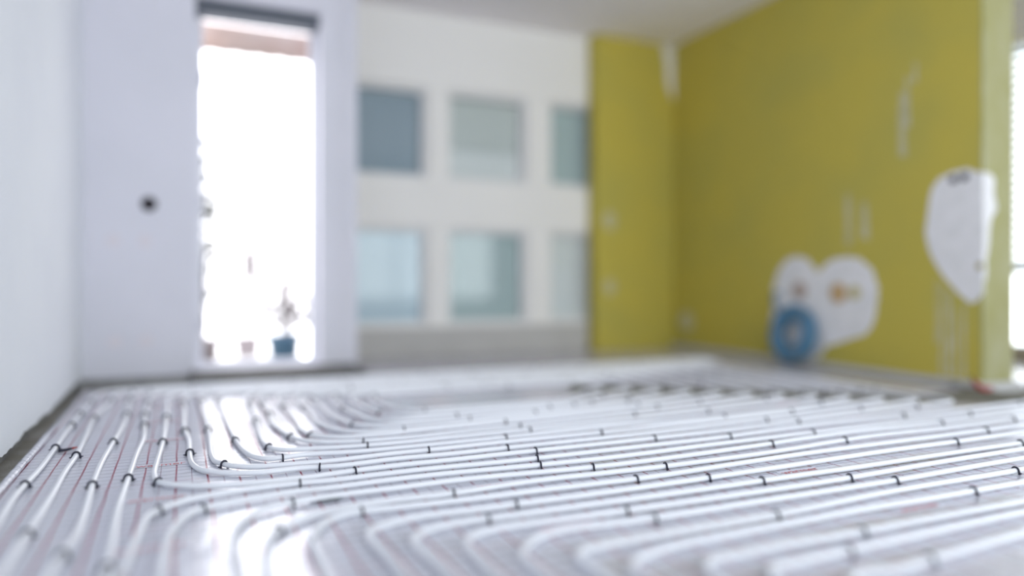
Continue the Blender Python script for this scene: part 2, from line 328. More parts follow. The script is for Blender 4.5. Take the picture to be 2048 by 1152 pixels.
 'B10': [(0.840,-1.200), (0.840,0.100), (0.860,1.419), (0.864,1.533), (0.896,1.560), (0.953,1.567), (1.206,1.573), (1.402,1.574), (1.561,1.576), (1.723,1.585), (1.956,1.600), (2.175,1.604), (2.411,1.602), (2.654,1.602), (3.000,1.603), (3.600,1.605), (4.300,1.605), (5.200,1.605), (6.200,1.602)],
 'B11': [(0.918,-1.200), (0.918,0.100), (0.938,1.372), (0.936,1.416), (0.980,1.454), (1.113,1.492), (1.275,1.500), (1.441,1.503), (1.637,1.506), (1.804,1.509), (1.994,1.505), (2.168,1.501), (2.309,1.500), (2.525,1.498), (3.000,1.498), (3.600,1.499), (4.300,1.499), (5.200,1.499), (6.200,1.497)],
 'B12': [(1.050,-1.200), (1.050,0.100), (1.060,1.050), (1.070,1.250), (1.120,1.371), (1.231,1.381), (1.394,1.387), (1.503,1.380), (1.671,1.376), (1.831,1.375), (2.062,1.370), (2.300,1.366), (3.000,1.365), (3.600,1.366), (4.300,1.366), (5.200,1.366), (6.200,1.364)],
 'B13': [(1.150,-1.200), (1.150,0.100), (1.160,0.950), (1.165,1.120), (1.200,1.240), (1.230,1.283), (1.323,1.286), (1.406,1.290), (1.647,1.295), (1.875,1.299), (2.202,1.303), (3.000,1.307), (3.600,1.308), (4.300,1.308), (5.200,1.308), (6.200,1.306)],
 'B14': [(1.250,-1.200), (1.250,0.100), (1.260,0.850), (1.265,1.000), (1.300,1.120), (1.390,1.180), (1.480,1.164), (1.654,1.173), (2.037,1.194), (3.000,1.209), (3.600,1.210), (4.300,1.210), (5.200,1.210), (6.200,1.208)],
}
CLIPS = [(-0.458,2.822), (-0.440,3.383), (-0.457,3.892), (-0.369,2.270), (-0.369,3.213), (-0.264,2.049), (-0.269,2.730), (-0.262,3.412), (-0.264,4.111), (-0.158,1.917), (-0.164,2.770), (-0.166,3.760), (-0.075,2.676), (-0.073,3.337), (-0.082,3.926), (0.023,3.099), (0.016,3.554), (0.119,2.850), (0.110,3.535), (0.209,3.241), (0.342,2.849), (0.322,3.674), (0.328,3.056), (0.695,2.919), (0.407,3.809), (0.421,3.221), (0.683,3.006), (0.533,3.227), (0.739,3.378), (0.905,3.214), (-0.463,4.582), (-0.357,4.646), (-0.242,4.595), (-0.154,4.443), (-0.015,4.380), (0.090,4.369), (0.178,4.386), (0.418,4.131), (0.515,4.000), (0.605,3.960), (0.817,3.830), (1.143,3.650), (1.263,3.305), (1.392,3.136), (1.628,3.288), (1.752,3.375), (1.905,3.460), (2.018,3.499), (0.897,3.618), (1.229,3.423), (2.047,3.069), (2.303,3.160), (2.457,2.976), (2.413,2.888), (2.546,2.712), (2.810,2.786), (3.152,2.933), (3.014,3.163), (1.242,2.839), (1.396,3.042), (1.424,2.942), (1.187,2.649), (1.265,2.556), (1.220,2.444), (1.177,2.349), (1.326,2.243), (1.666,2.750), (1.799,2.545), (1.379,2.053), (1.568,2.148), (0.912,1.957), (1.167,1.770), (1.193,1.676), (0.775,2.154), (0.464,2.067), (0.776,1.864), (0.299,2.239), (0.231,2.012), (0.442,2.626), (0.562,2.542), (0.369,2.449), (-0.059,2.338), (0.047,2.290), (0.882,2.739), (2.130,2.461), (2.663,2.603), (2.513,2.368), (2.175,2.271), (2.525,2.207), (1.605,1.957), (1.763,1.852), (2.036,1.763), (2.153,1.676), (1.533,1.570), (2.256,1.474), (1.639,1.377), (1.498,1.272), (1.626,1.189), (2.646,1.587), (3.230,2.279), (3.587,2.373), (3.618,2.200), (3.267,2.098), (2.908,1.991), (3.129,1.871), (3.235,2.502), (3.548,2.598), (3.229,2.709), (4.171,2.509)]
CEIL = 3.11
# ================================================================ the setting
bm = bmesh.new(); box(bm, -.9, 6.8, -2.3, 6.6, -.20, -.03); struct('floor', bm, M['concrete'])
bm = bmesh.new(); box(bm, -.9, 6.8, -2.3, 6.6, CEIL, CEIL + .2); struct('ceiling', bm, M['ceiling'])

# left wall: rough core, plaster in front ending in a ragged lower edge
bm = bmesh.new(); box(bm, -.9, -.64, -2.3, 6.0, -.05, CEIL); wl = struct('wall_left', bm, M['rubble'])
bm = bmesh.new(); ys = [-2.1 + .035 * i for i in range(int((5.65 + 2.1) / .035) + 1)] + [5.65]
fr_, bk = [], []
for y in ys:
    zb = .022 + .022 * noise.noise(Vector((y * 3.1, 0, 1))) + .012 * noise.noise(Vector((y * 17, 3, 0)))
    off = .004 * noise.noise(Vector((y * 9, 7, 0)))
    fr_.append((bm.verts.new((-.612 + off, y, zb)), bm.verts.new((-.612, y, zb + .05)), bm.verts.new((-.612, y, CEIL))))
    bk.append(bm.verts.new((-.642, y, zb + .004)))
for i in range(len(ys) - 1):
    a, b = fr_[i], fr_[i + 1]
    bm.faces.new((a[0], a[1], b[1], b[0])); bm.faces.new((a[1], a[2], b[2], b[1])); bm.faces.new((bk[i], a[0], b[0], bk[i + 1]))
obj('plaster', bm, M['left'], wl)

# door wall
DX0, DX1, DZ0, DZ1 = .085, .953, .04, 2.71
wall_holes('wall_back_left', M['white'], 'y', 5.65, 5.90, (-.64, 1.09), -.05, CEIL, [(DX0, DX1, DZ0, DZ1)])
wbl = bpy.data.objects['wall_back_left']
bm = bmesh.new(); box(bm, 1.092, 1.245, 5.70, 6.36, -.05, CEIL); struct('wall_recess', bm, M['white'])
for (u, z) in ((-.43, .955), (-.235, .955), (-.42, .265), (-.23, .265)):
    bm = bmesh.new(); slab_poly(bm, blob(u, z, .045, .045, seed=u), 'y', 5.647, 5.651); obj('filler_spot', bm, M['smear_pink'], wbl)
# threshold of raw concrete and a low ragged screed edge beside it
bm = bmesh.new(); box(bm, DX0 - .03, 1.2, 5.20, 5.66, -.04, .045); bev(bm, .006); struct('trim_1', bm, M['threshold'])
bm = bmesh.new(); box(bm, -.61, DX0 - .04, 5.40, 5.652, -.04, .015); struct('trim_2', bm, M['rubble'])

# window wall
WX = [(1.25, 2.03), (2.22, 3.03), (3.27, 4.07)]; WZ = [(1.60, 2.44), (.27, 1.17)]
wall_holes('wall_back', M['cream'], 'y', 6.35, 6.58, (1.10, 4.94), -.05, CEIL, [(a, b, c, d) for a, b in WX for c, d in WZ])
bm = bmesh.new(); box(bm, 1.248, 3.69, 6.325, 6.349, -.03, .262); bev(bm, .004); struct('baseboard_back', bm, M['plinth'])
blinds = {(0, 0): ('blind1', 1.0, 'slate grey roller blind fully down in the upper left window'),
          (1, 0): ('blind2', .62, 'light grey blind over a paler lower panel in the upper middle window'),
          (2, 0): ('blind4', 1.0, 'grey green roller blind down in the upper window beside the olive pier'),
          (0, 1): ('blind3', 1.0, 'pale blue roller blind down in the lower left window'),
          (1, 1): ('blind4', 1.0, 'grey green roller blind down in the lower middle window'),
          (2, 1): ('frame', 1.0, 'white roller blind down in the lower window beside the olive pier')}
n_ = 0
for i, (x0, x1) in enumerate(WX):
    for j, (z0, z1) in enumerate(WZ):
        n_ += 1
        bm = bmesh.new(); f = .045
        for b_ in ((x0, x1, z0, z0 + f), (x0, x1, z1 - f, z1), (x0, x0 + f, z0 + f, z1 - f), (x1 - f, x1, z0 + f, z1 - f)):
            box(bm, b_[0], b_[1], 6.40, 6.46, b_[2], b_[3])
        fo = struct('window_%d' % n_, bm, M['frame'])
        bm = bmesh.new(); box(bm, x0 + f - .005, x1 - f + .005, 6.425, 6.431, z0 + f - .005, z1 - f + .005); obj('pane', bm, M['glass'], fo)
        key, frac, lab = blinds[(i, j)]
        t = thing('roller_blind', lab, 'blind', ((x0 + x1) / 2, 6.50, z1), 'roller blinds behind the back windows')
        bm = bmesh.new(); hw = (x1 - x0) / 2 - .004
        bm2 = bmesh.new(); h_ = (z1 - z0) * frac
        bm2.faces.new([bm2.verts.new(v) for v in ((-hw, 0, -h_), (hw, 0, -h_), (hw, 0, -.03), (-hw, 0, -.03))]); obj('cloth', bm2, M['pale_cloth' if key == 'frame' else key], t)
        if frac < 1:
            bm3 = bmesh.new(); bm3.faces.new([bm3.verts.new(v) for v in ((-hw, .006, -(z1 - z0)), (hw, .006, -(z1 - z0)), (hw, .006, -h_ + .01), (-hw, .006, -h_ + .01))]); obj('lower_cloth', bm3, M['pale_cloth'], t)
        tube(bm, [Vector((-hw, 0, -.025)), Vector((hw, 0, -.025))], .024, 16); obj('roller', bm, M['frame'], t, True)
        bm = bmesh.new(); box(bm, -hw, hw, -.008, .008, -h_ - .015, -h_ + .005); obj('bottom_bar', bm, M['frame'], t)

# olive pier and partition
bm = bmesh.new(); box(bm, 3.70, 4.64, 6.20, 6.345, -.03, CEIL); wp = struct('wall_pier', bm, M['green'])
wall_holes('wall_right', M['green'], 'x', 4.63, 4.94, (3.008, 6.36), -.03, CEIL, [])
wr = bpy.data.objects['wall_right']
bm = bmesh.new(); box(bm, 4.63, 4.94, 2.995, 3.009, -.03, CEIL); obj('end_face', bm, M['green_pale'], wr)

# white filler patches on the partition
patch = [(3.36, 1.20), (3.345, 1.29), (3.29, 1.365), (3.20, 1.395), (3.10, 1.41), (3.03, 1.375), (2.990, 1.36), (2.990, .60), (3.03, .545), (3.075, .53), (3.14, .585),
         (3.20, .645), (3.28, .74), (3.33, .82), (3.365, .90), (3.385, 1.0), (3.375, 1.10)]
def rough_outline(p, amp=.006, sub=4, seed=0):
    o = []
    for i in range(len(p)):
        a, b = p[i], p[(i + 1) % len(p)]
        for k in range(sub):
            t = k / sub; u = a[0] * (1 - t) + b[0] * t; z = a[1] * (1 - t) + b[1] * t
            o.append((u + amp * noise.noise(Vector((u * 30, z * 30, seed))), z + amp * noise.noise(Vector((u * 30, z * 30, seed + 9)))))
    return o
bm = bmesh.new(); slab_poly(bm, rough_outline(patch), 'x', 4.6265, 4.632); obj('filler_patch', bm, M['filler'], wr)
ep = [(4.627, 1.37), (4.70, 1.36), (4.745, 1.33), (4.735, 1.24), (4.77, 1.14), (4.72, 1.08), (4.695, 1.02), (4.69, .93), (4.66, .80), (4.66, .70), (4.627, .64)]
bm = bmesh.new(); slab_poly(bm, rough_outline(ep, .01), 'y', 2.991, 2.996); obj('filler_patch', bm, M['filler'], wr)
lobes = [(4.83, .26), (4.80, .45), (4.79, .62), (4.74, .76), (4.64, .86), (4.53, .885), (4.42, .86), (4.345, .78), (4.30, .75), (4.25, .80), (4.17, .85), (4.03, .865), (3.90, .84), (3.80, .75),
         (3.755, .62), (3.77, .48), (3.80, .35), (3.88, .27), (3.98, .245), (4.10, .20), (4.22, .17), (4.30, .06), (4.42, .03), (4.56, .08), (4.68, .17)]
bm = bmesh.new(); slab_poly(bm, rough_outline(lobes, .012), 'x', 4.6265, 4.632); obj('filler_patch', bm, M['filler'], wr)
# plaster runs below the tall patch and faint scuffs
for i, (y, z0, z1, w_) in enumerate(((3.27, .03, .66, .012), (3.215, .05, .62, .02), (3.17, .03, .50, .008), (3.115, .04, .55, .014), (3.30, .25, .70, .01), (4.02, .95, 1.35, .03), (3.87, .98, 1.28, .035), (3.56, 1.55, 2.02, .03), (3.52, 1.75, 2.12, .022), (3.46, 2.05, 2.2, .02))):
    pts = rough_outline([(y - w_, z0), (y + w_, z0 + .01), (y + w_ * .8, z1), (y - w_ * .6, z1 - .02)], .012, 6, i)
    bm = bmesh.new(); slab_poly(bm, pts, 'x', 4.6285, 4.631); obj('filler_run', bm, M['smear'], wr)
for i, (x, z, a, b) in enumerate(((3.86, 1.28, .07, .09), (3.86, .62, .06, .08))):
    bm = bmesh.new(); slab_poly(bm, blob(x, z, a, b, seed=i), 'y', 6.197, 6.201); obj('filler_smear', bm, M['smear'], wp)
bm = bmesh.new(); slab_poly(bm, rough_outline([(4.50, 3.10), (4.629, 3.10), (4.629, 2.55), (4.55, 2.72)], .02), 'y', 6.195, 6.201); obj('filler_smear', bm, M['filler'], wp)
bm = bmesh.new(); slab_poly(bm, blob(5.98, .27, .12, .10, seed=8), 'x', 4.6275, 4.631); obj('filler_smear', bm, M['smear'], wr)

# room beyond the partition: far wall with a wide window plus an added one, end wall, rear wall opened for fill
wall_holes('wall_far_right', M['white'], 'x', 6.50, 6.72, (-2.3, 6.5), -.05, CEIL, [(.40, 4.60, .10, 2.76), (-1.70, .20, .20, 2.76)])
bm = bmesh.new(); box(bm, 4.95, 6.5, 5.55, 5.75, -.05, CEIL); struct('wall_back_right', bm, M['white'])
wall_holes('wall_rear', M['white'], 'y', -2.22, -2.0, (-.64, 6.5), -.05, CEIL, [(-.4, 6.3, .25, 2.95)])
bm = bmesh.new(); box(bm, 6.485, 6.499, -1.9, 5.5, .03, .10); struct('trim_3', bm, M['trim'])
bm = bmesh.new()
for y0, y1, z0, z1 in ((.40, 4.60, .10, .14), (.40, 4.60, .74, .82), (.40, 4.60, 2.70, 2.76), (.40, .46, .14, 2.70), (4.54, 4.60, .14, 2.70), (1.77, 1.84, .14, 2.70), (3.16, 3.23, .14, 2.70)): box(bm, 6.53, 6.59, y0, y1, z0, z1)
fo = struct('window_7', bm, M['frame'])
bm = bmesh.new(); box(bm, 6.558, 6.563, .45, 4.55, .13, 2.71); obj('pane', bm, M['glass'], fo)
bm = bmesh.new(); box(bm, 6.47, 6.55, .35, 4.65, .76, .80); bev(bm, .004); obj('window_sill', bm, M['anthracite'], fo)
bm = bmesh.new(); box(bm, 6.518, 6.529, .44, 4.56, .735, .825); obj('transom_cover', bm, M['anthracite'], fo)
bm = bmesh.new()
for x0, x1, z0, z1 in ((-.4, 6.3, .25, .31), (-.4, 6.3, 2.89, 2.95), (-.4, -.34, .31, 2.89), (6.24, 6.3, .31, 2.89), (1.8, 1.87, .31, 2.89), (4.05, 4.12, .31, 2.89)): box(bm, x0, x1, -2.14, -2.08, z0, z1)
fo = struct('window_8', bm, M['frame'])  # unseen window behind the camera, added to let in fill light
bm = bmesh.new(); box(bm, -.35, 6.25, -2.113, -2.108, .30, 2.90); obj('pane', bm, M['glass'], fo)
bm = bmesh.new()
for y0, y1, z0, z1 in ((-1.70, .20, .20, .26), (-1.70, .20, 2.70, 2.76), (-1.70, -1.64, .26, 2.70), (.14, .20, .26, 2.70)): box(bm, 6.53, 6.59, y0, y1, z0, z1)
fo = struct('window_9', bm, M['frame'])  # unseen side window, added to brighten the left wall
bm = bmesh.new(); box(bm, 6.558, 6.563, -1.65, .15, .25, 2.71); obj('pane', bm, M['glass'], fo)
t = thing('louvre_blind', 'white horizontal slat blind in the far window past the olive wall end', 'blind', (6.64, 2.5, 2.76))
bm = bmesh.new()
for k in range(24):
    z = -.10 - k * .078
    vs = box(bm, -.028, .028, -2.08, 2.08, z - .0012, z + .0012)
    bmesh.ops.rotate(bm, verts=vs, cent=(0, 0, z), matrix=Matrix.Rotation(math.radians(50), 3, 'Y'))
obj('slats', bm, M['slat'], t)
bm = bmesh.new(); box(bm, -.035, .035, -2.08, 2.08, -.06, 0); obj('headbox', bm, M['slat'], t)
for y in (-1.5, -.5, .5, 1.5):
    bm = bmesh.new(); tube(bm, [Vector((0, y, -.06)), Vector((0, y, -1.93))], .0025, 6); obj('cord', bm, M['slat'], t)

# door with its shutter box, balcony beyond
bm = bmesh.new()
for x0, x1, z0, z1 in ((DX0, DX0 + .05, DZ0, DZ1 - .11), (DX1 - .05, DX1, DZ0, DZ1 - .11), (DX0 + .05, DX1 - .05, DZ0, DZ0 + .04)): box(bm, x0, x1, 5.80, 5.87, z0, z1)
d = struct('door_1', bm, M['door_frame'])
bm = bmesh.new(); box(bm, DX0 + .001, DX1 - .001, 5.70, 5.87, DZ1 - .10, DZ1 - .002); bev(bm, .006); obj('shutter_box', bm, M['anthracite'], d)
for k in range(3):
    bm = bmesh.new(); box(bm, 0, .012, -.04, .02, -.05, .05); bev(bm, .002)
    tube(bm, [Vector((.006, -.045, -.055)), Vector((.006, -.045, .055))], .007, 10)
    obj('hinge', bm, M['frame'], d, loc=(DX0 + .046, 5.80, (.35, 1.25, 2.15)[k]))

bm = bmesh.new(); box(bm, -1.2, 1.08, 5.92, 7.95, -.20, -.05); tag(obj('balcony_slab', bm, M['balcony']), 'pale tiled balcony floor outside the open doorway', 'balcony')
t = thing('rolled_awning', 'peach awning rolled up across the top of the doorway outside', 'awning', (.52, 6.05, 2.60))
bm = bmesh.new(); tube(bm, [Vector((-.95, 0, 0)), Vector((.54, 0, 0))], .06, 20); obj('roll', bm, M['peach'], t, True)
bm = bmesh.new(); n = 30; up, lo_ = [], []
for k in range(n + 1):
    x = -.95 + 1.49 * k / n; yy = .055 + .008 * math.sin(k * 1.9)
    up.append(bm.verts.new((x, .055, .0))); lo_.append(bm.verts.new((x, yy, -.14 - .012 * abs(math.sin(k * .95)))))
for k in range(n): bm.faces.new((up[k], up[k + 1], lo_[k + 1], lo_[k]))
v_ = obj('valance', bm, M['peach'], t); sm = v_.modifiers.new('thickness', 'SOLIDIFY'); sm.thickness = .003
bm = bmesh.new()
box(bm, .5, .53, -.10, .07, -.08, .09)
obj('bracket', bm, M['anthracite'], t)

t = thing('balcony_railing', 'slim pale metal railing at the edge of the balcony', 'railing', (0, 7.85, -.05))
bm = bmesh.new(); box(bm, -1.15, 1.05, -.02, .02, 1.0, 1.03); obj('handrail', bm, M['rail'], t)
bm = bmesh.new(); box(bm, -1.15, 1.05, -.012, .012, .10, .125); obj('bottom_rail', bm, M['rail'], t)
for x in (-1.12, -.4, .32, 1.03):
    bm = bmesh.new(); box(bm, x - .018, x + .018, -.018, .018, 0, 1.0); obj('post', bm, M['rail'], t)
for k in range(20):
    x = -1.05 + k * .1065
    bm = bmesh.new(); box(bm, x - .006, x + .006, -.006, .006, .125, 1.0); obj('baluster', bm, M['rail'], t)

def leaf(bm, p, d, s):
    d = d.normalized(); side = d.cross(Vector((0, 0, 1)));
    side = (side.normalized() if side.length > .1 else Vector((1, 0, 0)))
    a = bm.verts.new(p); b = bm.verts.new(p + d * s * .5 + side * s * .22); c = bm.verts.new(p + d * s + Vector((0, 0, -s * .15))); e = bm.verts.new(p + d * s * .5 - side * s * .22)
    m_ = bm.verts.new(p + d * s * .5 + Vector((0, 0, -s * .06)))
    for f in ((a, b, m_), (b, c, m_), (c, e, m_), (e, a, m_)): bm.faces.new(f)

def shrub(name, label, loc, pot_r, pot_h, potm, tops, leafm, nl, ls):
    t = thing(name, label, 'plant', loc)
    bm = bmesh.new(); r = pot_r
    lathe(bm, [(r * .62, 0), (r * .72, .01), (r * .96, pot_h * .86), (r * 1.06, pot_h * .88), (r * 1.06, pot_h), (r * .95, pot_h), (r * .92, pot_h * .9), (.01, pot_h * .9)])
    obj('pot', bm, potm, t, True)
    bm = bmesh.new(); lathe(bm, [(.01, pot_h * .88), (r * .9, pot_h * .9), (r * .9, pot_h * .93), (.01, pot_h * .95)]); obj('soil', bm, M['soil'], t)
    bs = bmesh.new(); lf = bmesh.new(); rnd = random.Random(hash(name) % 7 + 3)
    for (tx, ty, tz) in tops:
        p = spline([(0, 0, pot_h * .9), (tx * .35 + rnd.uniform(-.03, .03), ty * .3, pot_h + (tz - pot_h) * .45), (tx, ty, tz)], .05)
        tube(bs, p, [.009 * (1 - .6 * i / len(p)) for i in range(len(p))], 7)
        for k in range(nl):
            q = p[int(len(p) * rnd.uniform(.35, .999))]
            leaf(lf, q + Vector((rnd.gauss(0, .03), rnd.gauss(0, .03), rnd.gauss(0, .03))), Vector((rnd.uniform(-1, 1), rnd.uniform(-1, 1), rnd.uniform(-.3, .8))), ls * rnd.uniform(.7, 1.2))
    obj('stems', bs, M['bark'], t, True)
    obj('leaves', lf, leafm, t)
    return t
shrub('potted_shrub', 'bare branched shrub in a round blue pot just outside the doorway', (.80, 6.55, -.05), .15, .27, M['pot'],
      [(-.05, .02, .62), (.14, .05, .58), (.22, -.05, .45), (-.18, .0, .5), (.05, .1, .72)], M['blossom'], 70, .11)
shrub('tall_potted_plant', 'tall thin plant in a pale pot at the left side of the doorway', (.16, 6.6, -.05), .13, .25, M['rail'],
      [(-.05, .02, 1.55), (.03, .05, 1.9), (-.1, -.02, 1.1), (.08, .0, 1.35)], M['leaf'], 70, .15)
shrub('slender_potted_tree', 'slender young tree in a low pale pot near the balcony railing', (.57, 7.45, -.05), .14, .2, M['rail'],
      [(.0, .0, 1.25), (.02, .03, 1.15), (-.02, -.02, 1.2), (.26, .0, 1.45), (.2, .05, 1.35)], M['blossom'], 50, .13)
# small wall fittings
def wallbox(name, label, loc, axis, r, m, inner):
    t = thing(name, label, 'socket box', loc)
    bm = bmesh.new(); n = 28; R = [(r, 0), (r, .004), (r * .84, .004), (r * .84, -.03)]
    def P(a, rr, d): return (d, rr * math.cos(a), rr * math.sin(a)) if axis == 'x' else (rr * math.cos(a), d, rr * math.sin(a))
    rings = [[bm.verts.new(P(2 * math.pi * k / n, rr, -d)) for k in range(n)] for rr, d in R[:3]]
    for A, B in zip(rings, rings[1:]):
        for k in range(n): bm.faces.new((A[k], A[(k + 1) % n], B[(k + 1) % n], B[k]))
    obj('rim', bm, m, t, True)
    bm = bmesh.new(); bm.faces.new([bm.verts.new(P(2 * math.pi * k / n, r * .84, -.002)) for k in range(n)]); obj('cavity', bm, inner, t)
    return t
wallbox('socket_box', 'dark round empty socket box in the white wall left of the doorway', (-.212, 5.647, 1.211), 'y', .05, M['dark'], M['dark'])
wallbox('socket_box', 'upper dark round box in the white wall above the doorway height', (-.23, 5.647, 2.93), 'y', .045, M['dark'], M['dark'])
wallbox('socket_box', 'left one of two dark round holes at the top of the tall white patch', (4.624, 3.184, 1.345), 'x', .026, M['dark'], M['dark'])
wallbox('socket_box', 'right one of two dark round holes at the top of the tall white patch', (4.624, 3.110, 1.352), 'x', .026, M['dark'], M['dark'])
wallbox('socket_box', 'olive brown hole low in the tall white patch by the wall corner', (4.624, 3.008, .772), 'x', .022, M['dark'], M['green'])
wallbox('socket_box', 'beige round socket box in the left lobe of the low white patch', (4.624, 4.50, .60), 'x', .075, M['beige'], M['beige'])
wallbox('socket_box', 'orange round socket box in the right lobe of the low white patch', (4.624, 4.11, .585), 'x', .078, M['orange'], M['orange'])
wallbox('socket_box', 'yellow orange box directly right of the orange one in the low white patch', (4.624, 3.96, .59), 'x', .055, M['yellow'], M['yellow'])

# blue hose coil leaning on the olive wall
t = thing('hose_coil', 'coil of blue plastic hose leaning on the white patch of the olive wall', 'coil', (4.53, 4.50, -.02))
def ring(bm, R, x, r, cx=0):
    tube(bm, [Vector((x, R * math.cos(a) + cx, .27 + R * math.sin(a))) for a in [2 * math.pi * k / 48 for k in range(48)]], r, 10, closed=True)
bm = bmesh.new()
for R in (.115, .142, .169, .196, .223):
    for x in (-.03, -.004): ring(bm, R, x, .0145)
o = obj('windings', bm, M['blue'], t, True)
bm = bmesh.new(); tube(bm, spline([(0, .16, .42), (-.02, .23, .50), (-.05, .21, .58), (-.06, .14, .60)], .02), .013, 10); obj('loose_end', bm, M['blue'], t, True)
for a in (.6, 2.7, 4.8):
    bm = bmesh.new(); box(bm, -.048, .014, -.010, .010, .095, .242)
    bmesh.ops.rotate(bm, verts=bm.verts, cent=(0, 0, 0), matrix=Matrix.Rotation(a, 3, 'X')); bmesh.ops.translate(bm, verts=bm.verts, vec=(0, 0, .27)); bev(bm, .002)
    obj('strap', bm, M['slat'], t)
t.rotation_euler = (0, math.radians(8), 0)

# edge foam strips standing along the partition
bm = bmesh.new(); box(bm, 4.60, 4.626, 2.99, 6.19, -.03, .035); struct('trim_4', bm, M['foam'])
bm = bmesh.new(); box(bm, 4.60, 4.95, 2.955, 2.985, -.03, .03); struct('trim_5', bm, M['foam'])
# cable stub at the foot of the wall
t = thing('cable_stub', 'red cable end sticking up at the foot of the olive wall corner', 'cable', (4.49, 2.90, -.004))
bm = bmesh.new(); tube(bm, spline([(.1, .02, .01), (.02, 0, .012), (-.03, .01, .03), (-.06, .02, .065)], .01), .014, 10); obj('sheath', bm, M['red'], t, True)
bm = bmesh.new(); tube(bm, spline([(-.058, .02, .064), (-.07, .025, .08), (-.066, .03, .095)], .005), .006, 8); obj('core', bm, M['black'], t, True)
t = thing('rubble_lump', 'dark mortar lump on the bare screed left of the red cable end', 'rubble', (4.50, 3.08, -.006))
bm = bmesh.new(); bmesh.ops.create_icosphere(bm, subdivisions=3, radius=.035)
for v in bm.verts: v.co *= 1 + .35 * noise.noise(v.co * 30); v.co.z = v.co.z * .6 + .018
obj('lump', bm, M['rubble'], t)

# ================================================================ foil floor
def hgt(x, y):
    a = noise.noise(Vector((x * 5, y * 5, 0))) * .0016 + noise.noise(Vector((x * 13, y * 11, 4))) * .0009
    b = max(0, noise.noise(Vector((x * 1.5, y * 1.2, 8)))) * noise.noise(Vector((x * 24, y * 9, 2))) * .0022
    return a + b - .001
def gapc(x, y):
    # signed distance to the diagonal gap cut in the sheet along the pipes' right-hand bends
    ax, ay, bx, by = 2.24, 4.08, 4.04, 2.86
    L_ = math.hypot(bx - ax, by - ay); t_ = ((x - ax) * (bx - ax) + (y - ay) * (by - ay)) / L_
    dd = abs(-(x - ax) * (by - ay) + (y - ay) * (bx - ax)) / L_
    return (0 < t_ and dd < .19) or (x > 3.88 and 2.72 + .02 * math.sin(x * 20) < y < 3.02)
bm = bmesh.new(); st = .025
nx = int((6.45 + .555) / st) + 1; ny = int((6.30 + 1.7) / st) + 1
grid = {}
def V(i, j):
    if (i, j) not in grid:
        x = -.555 + i * st; y = -1.7 + j * st
        ex = .004 * noise.noise(Vector((x * 6, y * 6, 20)))
        grid[(i, j)] = bm.verts.new((x + ex, y + ex, hgt(x, y)))
    return grid[(i, j)]
for i in range(nx - 1):
    for j in range(ny - 1):
        x = -.555 + (i + .5) * st; y = -1.7 + (j + .5) * st
        if (4.46 < x < 4.96 and y > 2.92) or (x > 4.9 and y > 5.5) or gapc(x, y) or (x < 1.22 and y > 5.18) or (x > 3.68 and y > 6.17): continue
        bm.faces.new((V(i, j), V(i + 1, j), V(i + 1, j + 1), V(i, j + 1)))
# board edges down to the screed
be = [e for e in bm.edges if len(e.link_faces) == 1]
r_ = bmesh.ops.extrude_edge_only(bm, edges=be)
for v in [g_ for g_ in r_['geom'] if isinstance(g_, bmesh.types.BMVert)]: v.co.z = -.0295
bmesh.ops.recalc_face_normals(bm, faces=bm.faces)
foil = obj('insulation_sheet', bm, M['foil'], None, True)
tag(foil, 'foil faced insulation sheet with printed red and grey grid covering the floor', 'insulation')
# level dark olive strip filling the gap cut in the sheet
bm = bmesh.new()
dx, dy = (4.02 - 2.14) / 2.24, (2.79 - 4.06) / 2.24
L_ = math.hypot(4.02 - 2.14, 2.79 - 4.06); dx, dy = (4.02 - 2.14) / L_, (2.79 - 4.06) / L_; px_, py_ = -dy * .25, dx * .25
pl_ = [(2.18 - px_, 4.12 - py_), (3.90 - px_, 2.93 - py_), (4.05, 2.70), (4.598, 2.70), (4.598, 6.15), (4.44, 6.15), (4.44, 3.04), (4.2, 3.04), (2.18 + px_, 4.12 + py_)]
A_ = [bm.verts.new((x, y, -.0295)) for x, y in pl_]; B_ = [bm.verts.new((x, y, -.0055)) for x, y in pl_]
bm.faces.new(A_[::-1]); bm.faces.new(B_)
for i in range(len(pl_)): bm.faces.new((A_[i], A_[(i + 1) % len(pl_)], B_[(i + 1) % len(pl_)], B_[i]))
bmesh.ops.recalc_face_normals(bm, faces=bm.faces)
tag(obj('olive_strip', bm, M['strip']), 'dark olive strip crossing under the right hand pipe bends to the partition foot', 'mortar')
# folded film along the left wall
bm = bmesh.new()
pts = [Vector((-.530 + .004 * noise.noise(Vector((0, y, 5))), y, .008)) for y in [1.2 + .05 * k for k in range(56)]]
tube(bm, pts, [.013 * (1 if k < 50 else 1 - (k - 49) * .13) + .003 * noise.noise(Vector((k * .6, 0, 0))) for k in range(56)], 12)
obj('folded_edge', bm, M['foil_edge'], foil, True)
